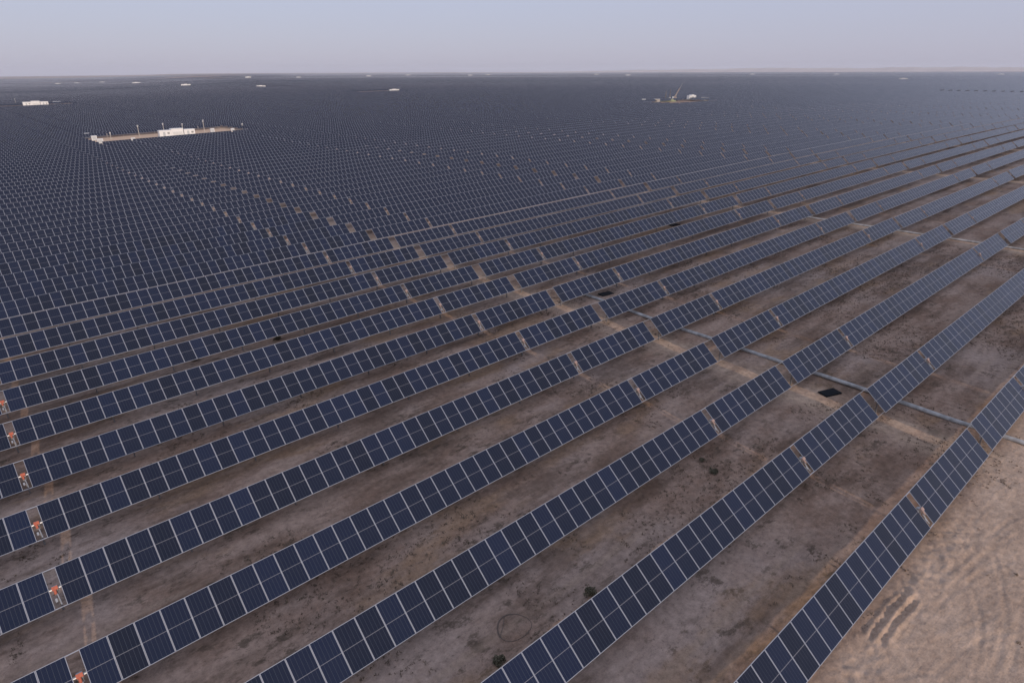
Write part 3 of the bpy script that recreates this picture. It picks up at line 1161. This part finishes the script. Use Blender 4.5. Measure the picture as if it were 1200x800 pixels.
gx, gy, gz = ground_at(208, 158.6, 0.3)
station_proto("inverter_station", "white inverter station of three joined cabins on the sandy clearing", (gx, gy, gz - 0.1), 0.0)
for px, py, h, lab in [(163.5, 159.5, 6.0, "tall thin mast on the sand between clearing's left end and white station"),
                       (193, 157.5, 6.3, "thin mast rising behind the white station's left cabin"),
                       (215, 155.5, 5.2, "short mast rising behind the white station's right cabin"),
                       (240, 155.2, 7.0, "tallest mast with a lamp head right of the white station"),
                       (130, 161.5, 3.2, "shortest mast near the left tip of the clearing"),
                       (284.5, 151.5, 3.6, "thin mast at the clearing's far right tip")]:
    mast(px, py, h, lab)
for px, py, w, h, lab in [(102.5, 160.0, 1.8, 1.9, "white cabinet standing left of the clearing"),
                          (110.5, 163.0, 2.0, 1.8, "white cabinet at the clearing's left corner"),
                          (117.5, 166.5, 2.1, 1.7, "white cabinet at the front left corner of the clearing, nearest"),
                          (249, 154.2, 1.6, 1.8, "white cabinet right of the tallest mast"),
                          (272.5, 152.6, 1.4, 1.3, "small pale cabinet near the clearing's right end"),
                          (156, 163.4, 1.5, 1.1, "small pale cabinet by the clearing's front edge")]:
    cabinet(px, py, w, h, lab)

FAR_LAB = ["white station beyond the left clearing, near the frame's left edge, larger than its neighbours",
           "small white station left of centre, second nearest below the horizon there",
           "white station straight above the left clearing's right tip",
           "faint white station third from the left along the horizon band",
           "faint white station above the left clearing's left half",
           "tiny pale station second from left under the horizon",
           "tiny pale station leftmost under the horizon",
           "tiny station close under the horizon left of centre",
           "tiny white station right of the leftmost horizon cluster",
           "white dot of a station left of the picture's middle, below horizon",
           "bright white station in mid-field left of the crane, biggest of the central ones",
           "faint white station just above the bright central station",
           "white station just left of the picture's middle near the horizon",
           "tiny station touching the horizon left of the picture's middle",
           "tiny station touching the horizon right of the picture's middle",
           "white station near the horizon between picture middle and crane",
           "tiny station near the horizon right of the crane",
           "tiny station on the horizon well right of the crane",
           "bright white station beside the pale sandy patch far right",
           "tiny white station near the frame's right edge under the horizon"]
for (px, py, w, x, y), lab in zip(FAR_ST, FAR_LAB):
    d = math.hypot(x - CX, y - CY)
    wm = w / F_PX * d
    s = min(max(wm / 15.6, 0.7), 1.45)
    station_proto("inverter_station", lab, (x, y, tz(x, y) + (0.2 if d < 1000 else 0.6)), -math.atan2(x - CX, y - CY) if d > 1000 else 0.0, s, "far inverter stations")
mast(19, 122.5, 7.0, "thin mast left of the far white station by the frame's edge")
cabinet(67, 121.2, 6.0, 2.2, "low white cabinet right of the far white station by the frame's edge")


# ------------------------------------------------------------------ crane yard
def crane_yard():
    x, y, z = ground_at(789, 117.5, 0.5)
    root = bpy.data.objects.new("mobile_crane", None); COL.objects.link(root)
    az = math.atan2(x - CX, y - CY)
    root.location = (x, y, z); root.rotation_euler = (0, 0, -az); root.scale = (0.85, 0.85, 0.85)
    b = MB(); b.box((0, 0, 1.25), (7.5, 2.5, 0.7)); b.box((-3.1, 0, 2.1), (1.5, 2.4, 1.3)); part("chassis", b, [WHITE], root)
    for wx in (-2.9, -1.2, 1.4, 3.0):
        for s in (-1, 1):
            b = MB(); b.tube((wx, s * 1.05, 0.52), (wx, s * 1.32, 0.52), 0.52, 14); part("wheel", b, [RUBBER], root)
    b = MB(); b.box((1.0, 0, 2.2), (2.6, 2.3, 1.2)); b.box((2.4, 0, 2.3), (0.8, 2.2, 1.4)); part("slewing_deck", b, [YELLOW], root)
    b = MB(); b.box((-.4, -.9, 2.6), (1.1, 0.9, 1.5)); part("cab", b, [WHITE], root)
    dr = Vector((0.46, 0, 0.88)).normalized()
    p0 = Vector((0.6, 0, 2.6))
    bo = part("boom", (lambda q: (q.tube(p0, p0 + dr * 8.5, 0.45, 4, r2=0.34), q)[1])(MB()), [YELLOW], root)
    b = MB(); b.tube(p0 + dr * 8.3, p0 + dr * 12.8, 0.24, 4, r2=0.22); part("boom_extension", b, [GALV], bo)
    b = MB(); b.tube(p0 + Vector((1.2, 0, -.2)), p0 + dr * 4.5, 0.14, 6); part("hydraulic_ram", b, [GREYP], root)
    tip = p0 + dr * 12.7
    b = MB(); b.tube(tip, tip + Vector((0.2, 0, -5.5)), 0.04, 5); b.box(tip + Vector((0.2, 0, -5.6)), (.4, .3, .6)); part("hook_line", b, [DARKM], root)
    tag(root, "mobile crane with raised boom working among the rows by white cabins", "crane")
    gx, gy, gz = ground_at(810, 117.6, 0.4)
    s = station_proto("inverter_station", "white station cabin standing directly right of the crane", (gx, gy, gz + 0.9), 0.0, 0.62, "far inverter stations")
    s.scale = (0.56, 0.85, 0.82)
    # tarp-covered heap
    hx, hy, hz = ground_at(783, 118.3, 0.5)
    rng = random.Random(8)
    v, f = [], []
    n, mth = 20, 6
    for j in range(mth + 1):
        for i in range(n):
            w = 2 * math.pi * i / n; t = j / mth
            rr = (1 - t) * (1 + 0.12 * rng.uniform(-1, 1))
            v.append((6.5 * rr * math.cos(w), 2.6 * rr * math.sin(w), -0.2 + 2.3 * math.sin(t * math.pi / 2) * (1 + .1 * rng.uniform(-1, 1))))
    for j in range(mth):
        for i in range(n):
            a, b_ = j * n + i, j * n + (i + 1) % n
            f.append((a, b_, b_ + n, a + n))
    o = link("covered_heap", mesh_np("covered_heap", v, f, [TARP]), None, (hx, hy, hz), (0, 0, -az))
    tag(o, "low heap under an olive tarp left of the crane", "heap")
    for i, (px, h, lab) in enumerate([(779.5, 6.5, "thin dark derrick pole farthest left of the crane"), (784.5, 7.5, "taller dark derrick pole next to the crane")]):
        qx, qy, qz = ground_at(px, 116.5, 0.8)
        r2 = bpy.data.objects.new("derrick_pole", None); COL.objects.link(r2); r2.location = (qx, qy, qz)
        b = MB(); b.tube((0, 0, -.3), (0.6, 0, h), 0.28, 6, r2=0.16); part("pole", b, [WOODM], r2)
        b = MB(); b.box((0, 0, .3), (1.0, 1.0, .7)); part("base_block", b, [CONC], r2)
        tag(r2, lab, "pole")
    for i, (px, w, lab) in enumerate([(754.5, 2.6, "white crate isolated left of the crane yard"), (770, 4.0, "long pale crate between isolated crate and olive heap"), (826, 5.0, "long grey crate right of the crane's white station")]):
        qx, qy, qz = ground_at(px, 117.5 if i != 2 else 115.5, 1.6)
        r2 = bpy.data.objects.new("storage_crate", None); COL.objects.link(r2); r2.location = (qx, qy, qz); r2.rotation_euler = (0, 0, -az)
        b = MB(); b.box((0, 0, 1.1), (w, 1.8, 2.2)); part("body", b, [WHITE if i == 0 else CONC], r2)
        b = MB(); b.box((0, 0, 2.26), (w + .2, 2.0, .12)); part("lid", b, [GREYP], r2)
        tag(r2, lab, "crate", "crates around the crane yard")


crane_yard()
print("full", len(full), "plain", len(plain), "rest", len(rest), "objects", len(bpy.data.objects))
